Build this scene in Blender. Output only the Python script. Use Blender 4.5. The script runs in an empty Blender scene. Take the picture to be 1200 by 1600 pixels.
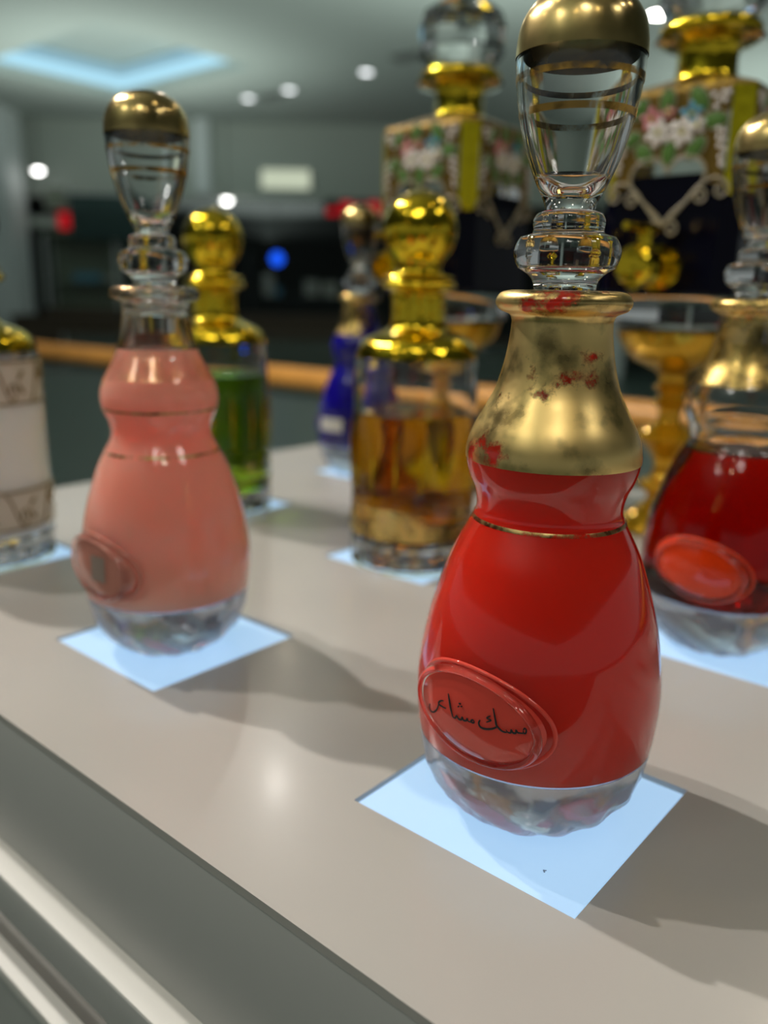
import bpy, bmesh, math, random
from mathutils import Vector, Matrix
random.seed(7)
C = bpy.context.scene.collection
U = 0.08          # one light tile, in metres; tabletop dimensions below are in tiles
Z0 = 1.0          # height of the counter top
PI = math.pi

# ------------------------------------------------------------------ camera
cam = bpy.data.cameras.new('camera'); camo = bpy.data.objects.new('camera', cam); C.objects.link(camo)
bpy.context.scene.camera = camo
cam.sensor_width = 36; cam.sensor_fit = 'AUTO'; cam.lens = 36*1281.2/1600
cam.clip_start = 0.01; cam.clip_end = 200
YAW, PITCH, ROLL = -0.703, 0.255, 0.020
fw = Vector((math.sin(YAW)*math.cos(PITCH), math.cos(YAW)*math.cos(PITCH), -math.sin(PITCH)))
r0 = Vector((math.cos(YAW), -math.sin(YAW), 0)); u0 = r0.cross(fw)
r1 = r0*math.cos(ROLL)+u0*math.sin(ROLL); u1 = r1.cross(fw)
M = Matrix((r1, u1, -fw)).transposed().to_4x4(); M.translation = Vector((1.987*U, -2.191*U, Z0+1.993*U))
camo.matrix_world = M
cam.dof.use_dof = True; cam.dof.focus_distance = 0.225; cam.dof.aperture_fstop = 6.4
cam.dof.aperture_blades = 0

# ------------------------------------------------------------------ world and lights
world = bpy.data.worlds.new('world'); bpy.context.scene.world = world; world.use_nodes = True
wn = world.node_tree
wn.nodes['Background'].inputs[0].default_value = (0.86, 0.95, 0.93, 1)
wn.nodes['Background'].inputs[1].default_value = 0.23
vs = bpy.context.scene.view_settings
vs.view_transform = 'Standard'; vs.look = 'None'; vs.exposure = 0.0; vs.gamma = 1.0; vs.use_curve_mapping = False

def spot(name, az, el, dist, power, size, color=(1, .945, .88), aim=(-.02, .08)):
    """disk lamp under the ceiling; az is degrees from +Y towards +X"""
    a, e = math.radians(az), math.radians(el)
    d = Vector((math.sin(a)*math.cos(e), math.cos(a)*math.cos(e), math.sin(e)))
    L = bpy.data.lights.new(name, 'AREA'); L.shape = 'DISK'; L.size = size; L.energy = power; L.color = color
    o = bpy.data.objects.new(name, L); C.objects.link(o)
    o.location = Vector((aim[0], aim[1], Z0)) + d*dist
    o.rotation_euler = (-d).to_track_quat('-Z', 'Y').to_euler()
    return o
spot('track_lamp_key', -91, 44, 3.0, 52, .055)
spot('track_lamp_second', -105, 54, 3.2, 30, .055)
spot('track_lamp_front', -49.5, 33.2, 4.2, 2.6, .08)
spot('fill_lamp_behind', 150, 55, 3.0, 2, .22)  # added soft fill from behind the camera
spot('fill_lamp_right', 60, 50, 3.2, 3, .16)  # added weak fill from the right
for k, (x, y, w, pw) in enumerate([(-9.0, 5.6, 3.0, 58), (-3.5, 5.5, 3.0, 55), (-12.0, 10.5, 3.0, 36), (-3.0, 11, 3.0, 48), (-1, -3, 3.0, 30)]):  # upward fills added in mid-air to brighten the ceiling
    L = bpy.data.lights.new('ceiling_fill', 'AREA'); L.shape = 'RECTANGLE'; L.size = w; L.size_y = w; L.energy = pw; L.color = (.88, 1, .94)
    o = bpy.data.objects.new('ceiling_fill', L); C.objects.link(o); o.location = (x, y, 2.3); o.rotation_euler = (PI, 0, 0)

# ------------------------------------------------------------------ materials
def new_mat(name):
    m = bpy.data.materials.new(name); m.use_nodes = True
    return m, m.node_tree, m.node_tree.nodes['Principled BSDF']
def pbr(name, col, rough=.4, metal=0, coat=0, spec=.5, trans=0, ior=1.5, bump=0, bscale=40, var=0, vscale=6):
    m, t, p = new_mat(name)
    p.inputs['Base Color'].default_value = (*col, 1); p.inputs['Roughness'].default_value = rough
    p.inputs['Metallic'].default_value = metal; p.inputs['Coat Weight'].default_value = coat
    p.inputs['Coat Roughness'].default_value = .03
    p.inputs['Specular IOR Level'].default_value = spec; p.inputs['Transmission Weight'].default_value = trans
    p.inputs['IOR'].default_value = ior
    if bump or var:
        tc = t.nodes.new('ShaderNodeTexCoord')
    if bump:
        n = t.nodes.new('ShaderNodeTexNoise'); n.inputs['Scale'].default_value = bscale
        b = t.nodes.new('ShaderNodeBump'); b.inputs['Strength'].default_value = bump; b.inputs['Distance'].default_value = .002
        t.links.new(tc.outputs['Object'], n.inputs['Vector'])
        t.links.new(n.outputs[0], b.inputs['Height']); t.links.new(b.outputs[0], p.inputs['Normal'])
    if var:
        n = t.nodes.new('ShaderNodeTexNoise'); n.inputs['Scale'].default_value = vscale; n.inputs['Detail'].default_value = 6
        x = t.nodes.new('ShaderNodeMix'); x.data_type = 'RGBA'
        x.inputs[6].default_value = (*[c*(1-var) for c in col], 1); x.inputs[7].default_value = (*[min(1, c*(1+var)) for c in col], 1)
        t.links.new(tc.outputs['Object'], n.inputs['Vector']); t.links.new(n.outputs[0], x.inputs[0])
        t.links.new(x.outputs[2], p.inputs['Base Color'])
    return m
def milky(name, col, radius, scale=.03, rough=.05, weight=1.0, aniso=0.0, coat=.4):
    """cloudy liquid behind a glossy glass wall"""
    m, t, p = new_mat(name)
    p.inputs['Base Color'].default_value = (*col, 1); p.inputs['Roughness'].default_value = rough
    p.inputs['Subsurface Weight'].default_value = weight; p.inputs['Subsurface Radius'].default_value = radius
    p.inputs['Subsurface Scale'].default_value = scale; p.inputs['Coat Weight'].default_value = coat
    p.inputs['Coat Roughness'].default_value = .02; p.inputs['IOR'].default_value = 1.45
    return m
def tinted(name, col, density, ior=1.42, rough=0.0):
    """clear coloured liquid: refracting surface, absorbing inside"""
    m = bpy.data.materials.new(name); m.use_nodes = True; t = m.node_tree; t.nodes.clear()
    o = t.nodes.new('ShaderNodeOutputMaterial'); g = t.nodes.new('ShaderNodeBsdfGlass')
    g.inputs['IOR'].default_value = ior; g.inputs['Roughness'].default_value = rough
    v = t.nodes.new('ShaderNodeVolumeAbsorption'); v.inputs[0].default_value = (*col, 1); v.inputs[1].default_value = density
    t.links.new(g.outputs[0], o.inputs['Surface']); t.links.new(v.outputs[0], o.inputs['Volume'])
    return m
def emit(name, col, strength):
    m = bpy.data.materials.new(name); m.use_nodes = True; t = m.node_tree; t.nodes.clear()
    o = t.nodes.new('ShaderNodeOutputMaterial'); e = t.nodes.new('ShaderNodeEmission')
    e.inputs[0].default_value = (*col, 1); e.inputs[1].default_value = strength
    t.links.new(e.outputs[0], o.inputs[0]); return m
def leaf(name, col, rough, keep, nscale, soft=.04, zfade=None, bump=.15, wear=.40):
    """worn gold leaf: metal where the leaf has stayed, bare glass where it has rubbed off.
    keep 0..1 = opacity of the leaf; zfade (z0, z1) in tiles = band of heavy wear along its lower edge"""
    m, t, p = new_mat(name); N, L = t.nodes, t.links
    p.inputs['Base Color'].default_value = (*col, 1); p.inputs['Metallic'].default_value = 1; p.inputs['Roughness'].default_value = rough
    tc = N.new('ShaderNodeTexCoord')
    n = N.new('ShaderNodeTexNoise'); n.inputs['Scale'].default_value = nscale; n.inputs['Detail'].default_value = 8; n.inputs['Roughness'].default_value = .62
    L.new(tc.outputs['Object'], n.inputs['Vector'])
    thr = N.new('ShaderNodeMapRange'); thr.inputs[1].default_value = wear; thr.inputs[2].default_value = wear+soft
    src = n.outputs[0]
    if zfade:
        s = N.new('ShaderNodeSeparateXYZ'); L.new(tc.outputs['Object'], s.inputs[0])
        zr = N.new('ShaderNodeMapRange'); zr.inputs[1].default_value = zfade[0]*U; zr.inputs[2].default_value = zfade[1]*U
        zr.inputs[3].default_value = -.012; zr.inputs[4].default_value = .03
        L.new(s.outputs['Z'], zr.inputs[0])
        ad = N.new('ShaderNodeMath'); ad.operation = 'ADD'; L.new(n.outputs[0], ad.inputs[0]); L.new(zr.outputs[0], ad.inputs[1]); src = ad.outputs[0]
    L.new(src, thr.inputs[0])
    mu = N.new('ShaderNodeMath'); mu.operation = 'MULTIPLY'; mu.inputs[1].default_value = keep; L.new(thr.outputs[0], mu.inputs[0])
    L.new(mu.outputs[0], p.inputs['Alpha'])
    n2 = N.new('ShaderNodeTexNoise'); n2.inputs['Scale'].default_value = nscale*3.5; n2.inputs['Detail'].default_value = 5
    L.new(tc.outputs['Object'], n2.inputs['Vector'])
    rr = N.new('ShaderNodeMapRange'); rr.inputs[3].default_value = max(.02, rough-.20); rr.inputs[4].default_value = rough+.20
    cm = N.new('ShaderNodeMix'); cm.data_type = 'RGBA'; cm.inputs[6].default_value = (*[c*.45 for c in col], 1); cm.inputs[7].default_value = (*[min(1, c*1.12) for c in col], 1)
    cr = N.new('ShaderNodeMapRange'); cr.inputs[1].default_value = .30; cr.inputs[2].default_value = .52
    L.new(n2.outputs[0], cr.inputs[0]); L.new(cr.outputs[0], cm.inputs[0]); L.new(cm.outputs[2], p.inputs['Base Color'])
    L.new(n2.outputs[0], rr.inputs[0]); L.new(rr.outputs[0], p.inputs['Roughness'])
    b = N.new('ShaderNodeBump'); b.inputs['Strength'].default_value = bump; b.inputs['Distance'].default_value = .0006
    L.new(n2.outputs[0], b.inputs['Height']); L.new(b.outputs[0], p.inputs['Normal'])
    return m

def counter_mat():
    m = pbr('counter_laminate', (.475, .45, .42), rough=.24, coat=.12, var=.03, vscale=14)
    p = m.node_tree.nodes['Principled BSDF']; p.inputs['Coat Roughness'].default_value = .12
    return m
def tile_mat():
    m = bpy.data.materials.new('light_tile_acrylic'); m.use_nodes = True; t = m.node_tree; p = t.nodes['Principled BSDF']
    p.inputs['Base Color'].default_value = (.28, .34, .40, 1); p.inputs['Roughness'].default_value = .25
    p.inputs['Emission Color'].default_value = (.42, .68, .98, 1); p.inputs['Emission Strength'].default_value = .78
    return m
MAT = dict(
    counter=counter_mat(), tile=tile_mat(),
    fascia=pbr('fascia_laminate', (.42, .43, .41), .5), ledge=pbr('ledge_laminate', (.62, .61, .57), .5),
    steel=pbr('brushed_metal', (.34, .34, .31), .3, metal=.6),
    smoked=pbr('smoked_panel', (.05, .042, .028), .12, coat=.5),
    dark_gap=pbr('dark_gap', (.03, .028, .03), .6),
    glass=pbr('clear_glass', (1, 1, 1), 0.0, trans=1, ior=1.48),
    rim_glass=pbr('rim_glass', (1, .86, .84), 0.0, trans=1, ior=1.45),
    foot_glass=pbr('foot_glass', (.80, .83, .90), 0.10, trans=.82, ior=1.5, bump=.12, bscale=70), cut_glass=pbr('cut_glass', (.90, .88, .84), 0.03, trans=.96, ior=1.5, bump=.15, bscale=90),
    red=milky('cloudy_red_perfume', (.60, .022, .010), (1.0, .25, .22), .08),
    pink=milky('cloudy_pink_perfume', (.90, .36, .28), (1.0, .5, .46), .08),
    pearl=milky('cloudy_white_perfume', (.86, .85, .80), (1, .95, .85), .02, rough=.15),
    cobalt=milky('cobalt_glass', (.008, .003, .24), (.2, .2, 1), .02),
    orange=tinted('orange_red_perfume', (.93, .60, .05), 250, 1.40), orange_seal=pbr('orange_red_seal', (.75, .05, .006), .06, coat=.4), red_seal=pbr('red_seal', (.78, .075, .05), .06, coat=.4), pink_seal=pbr('pink_seal', (.60, .24, .18), .06, coat=.4),
    yellow=tinted('yellow_perfume', (.87, .72, .03), 85, 1.38),
    green=tinted('green_perfume', (.76, .88, .03), 55, 1.38),
    navy=pbr('dark_perfume', (.002, .002, .008), .05, spec=.12),
    leaf_red=leaf('worn_gold_leaf', (.86, .62, .24), .33, 1.0, 30, wear=.398, zfade=(1.46, 1.58)),
    leaf_pink=leaf('rubbed_gold_leaf', (.72, .45, .22), .22, .55, 30, soft=.25),
    leaf_mid=leaf('gold_leaf', (.72, .50, .16), .28, .92, 34, soft=.15),
    cap=leaf('gold_cap_leaf', (.82, .60, .24), .26, 1.0, 9, soft=.02, bump=.08),
    line=leaf('thin_gold_line', (.40, .30, .12), .3, .95, 110, soft=.1),
    band=leaf('copper_gold_band', (.70, .38, .08), .2, .95, 60, soft=.1),
    shiny=pbr('yellow_gold_lustre', (.80, .56, .03), .10, metal=1, bump=.9, bscale=60),
    shinyglass=pbr('gold_tinted_glass', (.90, .50, .015), .05, metal=.45, trans=.6, ior=1.5, bump=.6, bscale=60),
    strip=pbr('bright_gold_strip', (.80, .68, .02), .32, metal=.9, bump=.5, bscale=120),
    plate=pbr('antique_gold_paint', (.26, .16, .03), .36, metal=.7, bump=.4, bscale=90),
    cream=pbr('cream_enamel', (.40, .35, .24), .35), white=pbr('white_enamel', (.85, .80, .74), .3),
    pinkenamel=pbr('pink_enamel', (.72, .24, .28), .35), blueenamel=pbr('blue_enamel', (.06, .33, .48), .35),
    greenenamel=pbr('green_enamel', (.10, .22, .04), .35), yellowenamel=pbr('yellow_enamel', (.55, .50, .12), .35),
    ink=pbr('black_ink', (.01, .006, .006), .5), sticker=pbr('grey_sticker', (.32, .24, .20), .6),
    label=pbr('white_label', (.62, .60, .56), .6),
    lace=pbr('gold_lace_print', (.34, .26, .13), .35, metal=.7),
    lace_ground=pbr('lace_ground', (.66, .60, .50), .4),
    ceiling=pbr('ceiling_paint', (.47, .52, .48), .8, var=.02),
    wall=pbr('wall_paint', (.50, .54, .48), .7), floor=pbr('floor_stone', (.10, .14, .125), .3, var=.25, vscale=1.2),
    dark=pbr('dark_shop', (.030, .036, .034), .7), wood=pbr('oak_handrail', (.74, .34, .07), .38, var=.2, vscale=12),
    darkwood=pbr('dark_wood', (.075, .05, .03), .5), column=pbr('column_paint', (.80, .84, .83), .6),
    pane=pbr('balustrade_glass', (.62, .74, .70), .02, trans=.9, ior=1.45),
    banner=pbr('dark_green_banner', (.028, .062, .058), .6), window=pbr('shop_panel', (.16, .19, .14), .5),
    spotlit=emit('downlight_lens', (.95, .98, 1.0), 4), pendant=emit('pendant_bulb', (1, .99, .96), 11), bright=emit('bright_lamp_lens', (1, .96, .90), 40),
    warm=emit('warm_lamp_lens', (1, .86, .62), 55),
    panel=emit('added_panel_glow', (1, .97, .90), 8), cove=emit('cove_light', (.36, .64, .78), 1.3), cove_dim=emit('cove_glow', (.34, .60, .72), .8), signred=emit('red_sign_light', (.75, .01, .02), .55),
    blue=emit('blue_lamp_light', (.01, .10, .9), 1.6), soft=emit('soft_panel_light', (.72, .80, .60), .75),
    trim=pbr('downlight_trim', (.6, .62, .6), .5), vent=pbr('vent_grille', (.16, .17, .16), .6),
    pale=pbr('pale_carton', (.34, .36, .30), .6), cyan=pbr('cyan_carton', (.10, .26, .34), .6), rose=pbr('rose_carton', (.32, .08, .07), .6),
)

# ------------------------------------------------------------------ helpers
def link_mesh(name, me, mat, parent=None, smooth=None, loc=(0, 0, 0)):
    if smooth is not None:
        for q in me.polygons: q.use_smooth = True
        me.set_sharp_from_angle(angle=math.radians(smooth))
    if mat is not None: me.materials.append(mat)
    o = bpy.data.objects.new(name, me); C.objects.link(o); o.location = loc
    if parent is not None: o.parent = parent
    return o
def mesh_of(name, verts, faces, mat, parent=None, smooth=None, loc=(0, 0, 0), fix=True):
    me = bpy.data.meshes.new(name); me.from_pydata([tuple(v) for v in verts], [], faces); me.update()
    if fix:
        bm = bmesh.new(); bm.from_mesh(me); bmesh.ops.remove_doubles(bm, verts=bm.verts, dist=1e-7)
        bmesh.ops.recalc_face_normals(bm, faces=bm.faces); bm.to_mesh(me); bm.free()
    return link_mesh(name, me, mat, parent, smooth, loc)
def thing(name, label, cat, loc=(0, 0, 0), rotz=0, group=None, kind=None):
    o = bpy.data.objects.new(name, None); C.objects.link(o); o.location = loc; o.rotation_euler = (0, 0, rotz)
    o.empty_display_size = .02
    o['label'] = label; o['category'] = cat
    if group: o['group'] = group
    if kind: o['kind'] = kind
    return o
def tag(o, label, cat, group=None):
    o['label'] = label; o['category'] = cat
    if group: o['group'] = group
    return o
def copy_tree(o, parent=None):
    c = o.copy(); C.objects.link(c)
    if parent is not None:
        c.parent = parent
    for ch in list(o.children): copy_tree(ch, c)
    return c
def crom(P, n=4):
    """Catmull-Rom through the points"""
    out = []
    for i in range(len(P)-1):
        a = P[max(i-1, 0)]; b = P[i]; c = P[i+1]; d = P[min(i+2, len(P)-1)]
        for k in range(n):
            t = k/n
            out.append(tuple(.5*((2*b[j])+(-a[j]+c[j])*t+(2*a[j]-5*b[j]+4*c[j]-d[j])*t*t+(-a[j]+3*b[j]-3*c[j]+d[j])*t**3) for j in range(len(b))))
    out.append(tuple(P[-1])); return out
def lathe_data(prof, seg=64, mod=None, closed=False):
    """prof = [(r, z)] in tiles; vertices come out in metres"""
    V, F, rows = [], [], []
    for r, z in prof:
        if r < 1e-6: rows.append([len(V)]); V.append((0, 0, z*U)); continue
        row = []
        for k in range(seg):
            a = 2*PI*k/seg; rr = mod(a, r, z) if mod else r
            row.append(len(V)); V.append((rr*U*math.cos(a), rr*U*math.sin(a), z*U))
        rows.append(row)
    pairs = list(zip(rows, rows[1:]))
    if closed: pairs.append((rows[-1], rows[0]))
    for A, B in pairs:
        if len(A) == 1 and len(B) == 1: continue
        for k in range(seg):
            k2 = (k+1) % seg
            if len(A) == 1: F.append((A[0], B[k], B[k2]))
            elif len(B) == 1: F.append((A[k], A[k2], B[0]))
            else: F.append((A[k], A[k2], B[k2], B[k]))
    return V, F
def lathe(name, prof, mat, parent=None, seg=64, mod=None, closed=False, smooth=40):
    V, F = lathe_data(prof, seg, mod, closed); return mesh_of(name, V, F, mat, parent, smooth)
def box_data(x0, x1, y0, y1, z0, z1, V, F):
    b = len(V); V += [(x, y, z) for z in (z0, z1) for y in (y0, y1) for x in (x0, x1)]
    F += [tuple(b+i for i in f) for f in ((0, 2, 3, 1), (4, 5, 7, 6), (0, 1, 5, 4), (2, 6, 7, 3), (0, 4, 6, 2), (1, 3, 7, 5))]
def box(name, x0, x1, y0, y1, z0, z1, mat, parent=None, bevel=0, u=1.0):
    V, F = [], []; box_data(x0*u, x1*u, y0*u, y1*u, z0*u, z1*u, V, F)
    o = mesh_of(name, V, F, mat, parent)
    if bevel:
        bm = bmesh.new(); bm.from_mesh(o.data); bmesh.ops.bevel(bm, geom=bm.edges[:], offset=bevel, segments=3, affect='EDGES', profile=.5); bm.to_mesh(o.data); bm.free()
        for q in o.data.polygons: q.use_smooth = True
        o.data.set_sharp_from_angle(angle=math.radians(35))
    return o
def tube_data(P, rad, V, F, seg=8, taper=False, flat=1.0, nrm=None):
    P = [Vector(q) for q in P]; n = len(P); base = len(V)
    prev = None
    for i, q in enumerate(P):
        t = (P[min(i+1, n-1)]-P[max(i-1, 0)])
        t = t.normalized() if t.length > 1e-12 else Vector((0, 0, 1))
        ref = Vector(nrm) if nrm is not None else (prev if prev is not None else (Vector((0, 0, 1)) if abs(t.z) < .9 else Vector((1, 0, 0))))
        a = (ref - t*ref.dot(t))
        a = a.normalized() if a.length > 1e-9 else t.orthogonal().normalized()
        b = t.cross(a); prev = a
        r = rad[i] if isinstance(rad, (list, tuple)) else rad
        if taper: r *= .35+.65*math.sin(PI*min(1, max(0, (i+.6)/(n+.2))))**.5
        for k in range(seg):
            g = 2*PI*k/seg; V.append(tuple(q + a*(r*flat*math.cos(g)) + b*(r*math.sin(g))))
    for i in range(n-1):
        for k in range(seg):
            k2 = (k+1) % seg; F.append((base+i*seg+k, base+i*seg+k2, base+(i+1)*seg+k2, base+(i+1)*seg+k))
    F.append(tuple(base+k for k in range(seg))[::-1]); F.append(tuple(base+(n-1)*seg+k for k in range(seg)))
def tube(name, P, rad, mat, parent=None, seg=10, **k):
    V, F = [], []; tube_data(P, rad, V, F, seg, **k); return mesh_of(name, V, F, mat, parent, 50)
def blob_data(c, s, V, F, n=8, m=5, rot=None):
    """low ellipsoid; s = half sizes"""
    b = len(V); c = Vector(c)
    for i in range(m+1):
        p = PI*i/m
        for k in range(n):
            a = 2*PI*k/n; v = Vector((s[0]*math.sin(p)*math.cos(a), s[1]*math.cos(p), s[2]*math.sin(p)*math.sin(a)))
            if rot is not None: v = rot @ v
            V.append(tuple(c+v))
    for i in range(m):
        for k in range(n):
            k2 = (k+1) % n; F.append((b+i*n+k, b+i*n+k2, b+(i+1)*n+k2, b+(i+1)*n+k))
def plate_with_holes(name, xs, ys, holes, z0, z1, mat, parent=None):
    """slab whose rectangular holes (ix, iy cell indices) go right through"""
    V, F = [], []; H = set(holes); nx, ny = len(xs), len(ys); idx = {}
    def v(i, j, k):
        if (i, j, k) not in idx: idx[(i, j, k)] = len(V); V.append((xs[i], ys[j], z1 if k else z0))
        return idx[(i, j, k)]
    solid = lambda i, j: 0 <= i < nx-1 and 0 <= j < ny-1 and (i, j) not in H
    for i in range(nx-1):
        for j in range(ny-1):
            if not solid(i, j): continue
            F.append((v(i, j, 1), v(i+1, j, 1), v(i+1, j+1, 1), v(i, j+1, 1))); F.append((v(i, j, 0), v(i, j+1, 0), v(i+1, j+1, 0), v(i+1, j, 0)))
            if not solid(i, j-1): F.append((v(i, j, 0), v(i+1, j, 0), v(i+1, j, 1), v(i, j, 1)))
            if not solid(i, j+1): F.append((v(i, j+1, 0), v(i, j+1, 1), v(i+1, j+1, 1), v(i+1, j+1, 0)))
            if not solid(i-1, j): F.append((v(i, j, 0), v(i, j, 1), v(i, j+1, 1), v(i, j+1, 0)))
            if not solid(i+1, j): F.append((v(i+1, j, 0), v(i+1, j+1, 0), v(i+1, j+1, 1), v(i+1, j, 1)))
    return mesh_of(name, V, F, mat, parent)

# ------------------------------------------------------------------ setting: floor, ceiling, columns, shop fronts
def struct(o): o['kind'] = 'structure'; return o
struct(box('floor', -32, 14, -14, 34, -.1, 0, MAT['floor']))
CZ = 3.759
xs = [-32, -17.2, -14.5, -10.7, -8.0, 14]; ys = [-14, 3.0, 4.85, 6.87, 8.6, 34]
ce = plate_with_holes('ceiling', xs, ys, [(3, 2), (1, 2)], CZ, CZ+.12, MAT['ceiling']); struct(ce)
def coffer(x0, x1, y0, y1, first):
    t = thing('ceiling_coffer', 'nearer recessed rectangular ceiling panel with pale blue cove glow' if first else 'farther recessed ceiling panel with cove glow at left edge of photo', 'ceiling light', ((x0+x1)/2, (y0+y1)/2, CZ+.12))
    a, b = (x1-x0)/2, (y1-y0)/2
    V, F = [], []
    for q in ((-a-.02, a+.02, -b-.02, -b), (-a-.02, a+.02, b, b+.02), (-a-.02, -a, -b, b), (a, a+.02, -b, b)): box_data(*q, .0, .30, V, F)
    mesh_of('recess_wall', V, F, MAT['ceiling'], t)
    box('recess_panel', -a-.02, a+.02, -b-.02, b+.02, .30, .33, MAT['ceiling'], t)
    for q in ((-a+.02, a-.02, -b, -b+.02), (-a+.02, a-.02, b-.02, b), (-a, -a+.02, -b, b), (a-.02, a, -b, b)):
        box('cove_strip', *q, .0, .13, MAT['cove'], t); box('cove_wall_wash', *q, .13, .27, MAT['cove_dim'], t)  # dim upper strips glow in place of light washing up the wall
coffer(-10.7, -8.0, 4.85, 6.87, True); coffer(-17.2, -14.5, 4.85, 6.87, False)

dl = thing('downlight', 'small round ceiling downlight', 'ceiling light', (0, 0, CZ))
V, F = lathe_data([(a/U, b/U) for a, b in ((.07, 0), (.095, 0), (.095, -.012), (.07, -.006))], 20, closed=True)
mesh_of('trim_ring', V, F, MAT['trim'], dl, 40)
V, F = lathe_data([(0, -.002/U), (.07/U, -.002/U), (.07/U, 0), (0, 0)], 20); mesh_of('lens', V, F, MAT['spotlit'], dl, 40)
DL = [((-8.44, 7.89, CZ), 'round downlight in the ceiling right of the tall pink bottle stopper', 0),
      ((-9.24, 7.88, CZ), 'round downlight beside its twin, just right of pink bottle stopper', 0),
      ((-7.04, 7.83, CZ), 'round downlight alone left of the crystal block stopper', 0),
      ((-9.54, 5.43, CZ+.41), 'brighter right one of two downlights inside the glowing ceiling recess', 0),
      ((-9.90, 5.20, CZ+.41), 'left one of two downlights inside the glowing ceiling recess', 0),
      ((-11.0, 10.2, CZ), 'faint farther ceiling downlight above the lit bulkhead', 0),
      ((-9.8, 10.6, CZ), 'faint farther ceiling downlight below the lone bright one', 0),
      ((-13.4, 9.4, CZ), 'faint ceiling downlight left of the pink bottle stopper', 0),
      ((-14.1, 9.0, CZ), 'faint ceiling downlight second left of the pink bottle stopper', 0),
      ((-15.6, 8.7, CZ), 'faint ceiling downlight near the left column', 0),
      ((-3.50, 7.93, CZ), 'glaring round downlight between the two right hand stoppers', 1)]
first = dl
for k, (p, lab, br) in enumerate(DL):
    o = first if k == 0 else copy_tree(first)
    o.location = p; o['label'] = lab; o['group'] = 'ceiling downlights'
    if br:
        for ch in o.children:
            if ch.name.startswith('lens'): ch.data = ch.data.copy(); ch.data.materials[0] = MAT['bright']
# more downlights added over the counter, out of view, for sparkle on gold and glass
for k, (x, y) in enumerate([(-2.6, -1.6), (-1.1, -2.3), (.6, -2.6), (2.1, -1.4), (2.6, .5), (1.5, 2.2), (-.3, 3.0), (-2.2, 3.6), (-3.8, 1.0), (-4.6, 4.2), (-1.2, -.4), (.9, .3)]):
    o = copy_tree(first); o.location = (x, y, CZ); o['label'] = 'added round downlight over the counter, '+('behind the camera' if y < -.5 else 'right above the bottles' if x > -2 else 'beyond the railing'); o['group'] = 'added downlights over the counter'
    for ch in o.children:
        if ch.name.startswith('lens'):
            ch.data = ch.data.copy(); ch.data.materials[0] = MAT['warm']
for (x, y, sz, lab) in ((1.3, -1.9, .62, 'added square light panel over the aisle behind the camera'), (2.7, .5, .62, 'added square light panel to the right of the counter'), (-.9, -2.9, .62, 'added square light panel left behind the camera')):  # panels added out of view for highlights on the bottles and gold
    t = thing('added_light_panel', lab, 'ceiling light', (x, y, CZ)); h = sz/2
    for q in ((-h-.02, h+.02, -h-.02, -h), (-h-.02, h+.02, h, h+.02), (-h-.02, -h, -h, h), (h, h+.02, -h, h)): box('frame_bar', *q, -.02, 0, MAT['trim'], t)
    box('diffuser', -h, h, -h, h, -.008, 0, MAT['panel'], t)
for (x, y, lab) in ((-8.85, 7.95, 'small dark ceiling vent between two downlights'), (-6.2, 7.6, 'dark slot vent in the ceiling left of crystal block stopper')):
    t = thing('ceiling_vent', lab, 'vent', (x, y, CZ))
    V, F = [], []
    for q in ((-.2, .2, -.1, -.08), (-.2, .2, .08, .1), (-.2, -.18, -.08, .08), (.18, .2, -.08, .08)): box_data(*q, -.02, 0, V, F)
    mesh_of('vent_frame', V, F, MAT['vent'], t)
    box('vent_backing', -.18, .18, -.08, .08, -.006, 0, MAT['dark_gap'], t)
    for s in range(4): box('slat', -.18, .18, -.07+s*.04, -.05+s*.04, -.018, -.008, MAT['vent'], t)

# far shop front, in its own frame: u along the front, v away from us
ANG = math.atan2(.65, .76); FO = Vector((-13.12, 6.71, 0)); E1 = Vector((math.cos(ANG), math.sin(ANG), 0)); E2 = Vector((-math.sin(ANG), math.cos(ANG), 0))
def F_at(u, v, z=0): return FO+E1*u+E2*v+Vector((0, 0, z))
def fthing(name, label, cat, u, v, z, **k): return thing(name, label, cat, F_at(u, v, z), ANG, **k)
def fbox(name, u0, u1, v0, v1, z0, z1, mat, bevel=0):
    o = box(name, 0, u1-u0, 0, v1-v0, 0, z1-z0, mat, None, bevel); o.location = F_at(u0, v0, z0); o.rotation_euler = (0, 0, ANG); return o
struct(fbox('wall_far', -8, 16, 4.2, 4.4, 0, CZ, MAT['dark']))
struct(fbox('wall_bulkhead', -8, 16, .0, .3, 2.70, CZ, MAT['wall']))
struct(fbox('ceiling_shop', -8, 16, .3, 4.2, 2.70, 2.78, MAT['dark']))
struct(fbox('trim_1', -8, 16, -.05, .0, 2.62, 2.76, MAT['wall']))
struct(fbox('column_left', -1.5, .02, -1.0, -.3, 0, CZ, MAT['column']))
struct(fbox('column_middle', 2.62, 2.86, -.2, 0, 2.70, CZ, MAT['column']))
struct(fbox('column_right', 9.0, 9.35, -.9, -.5, 0, CZ, MAT['column']))
struct(fbox('column_far', 6.0, 6.4, 1.0, 1.4, 0, 2.70, MAT['dark']))
t = fthing('wall_light_box', 'glowing pale green light box on the bulkhead above dark shop', 'light', 3.65, -.06, 2.80)
box('frame', -.02, .78, 0, .06, -.02, .30, MAT['trim'], t, .01); box('diffuser', 0, .76, -.012, 0, 0, .28, MAT['soft'], t)
t = fthing('shop_sign', 'red glowing sign over the dark shop, blurred behind the glass bottles', 'sign', 4.68, -.12, 2.42)
box('sign_backing', -.05, 1.25, .04, .08, -.02, .24, MAT['dark'], t)
for k, (a, b, c, d) in enumerate([(0, .16, .0, .10), (.22, .40, .0, .20), (.46, .58, .06, .16), (.66, .84, .0, .21), (.90, 1.02, .08, .2), (1.06, 1.2, .02, .18)]):
    box('sign_segment', a, b, 0, .04, c, d, MAT['signred'], t, .012)
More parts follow.
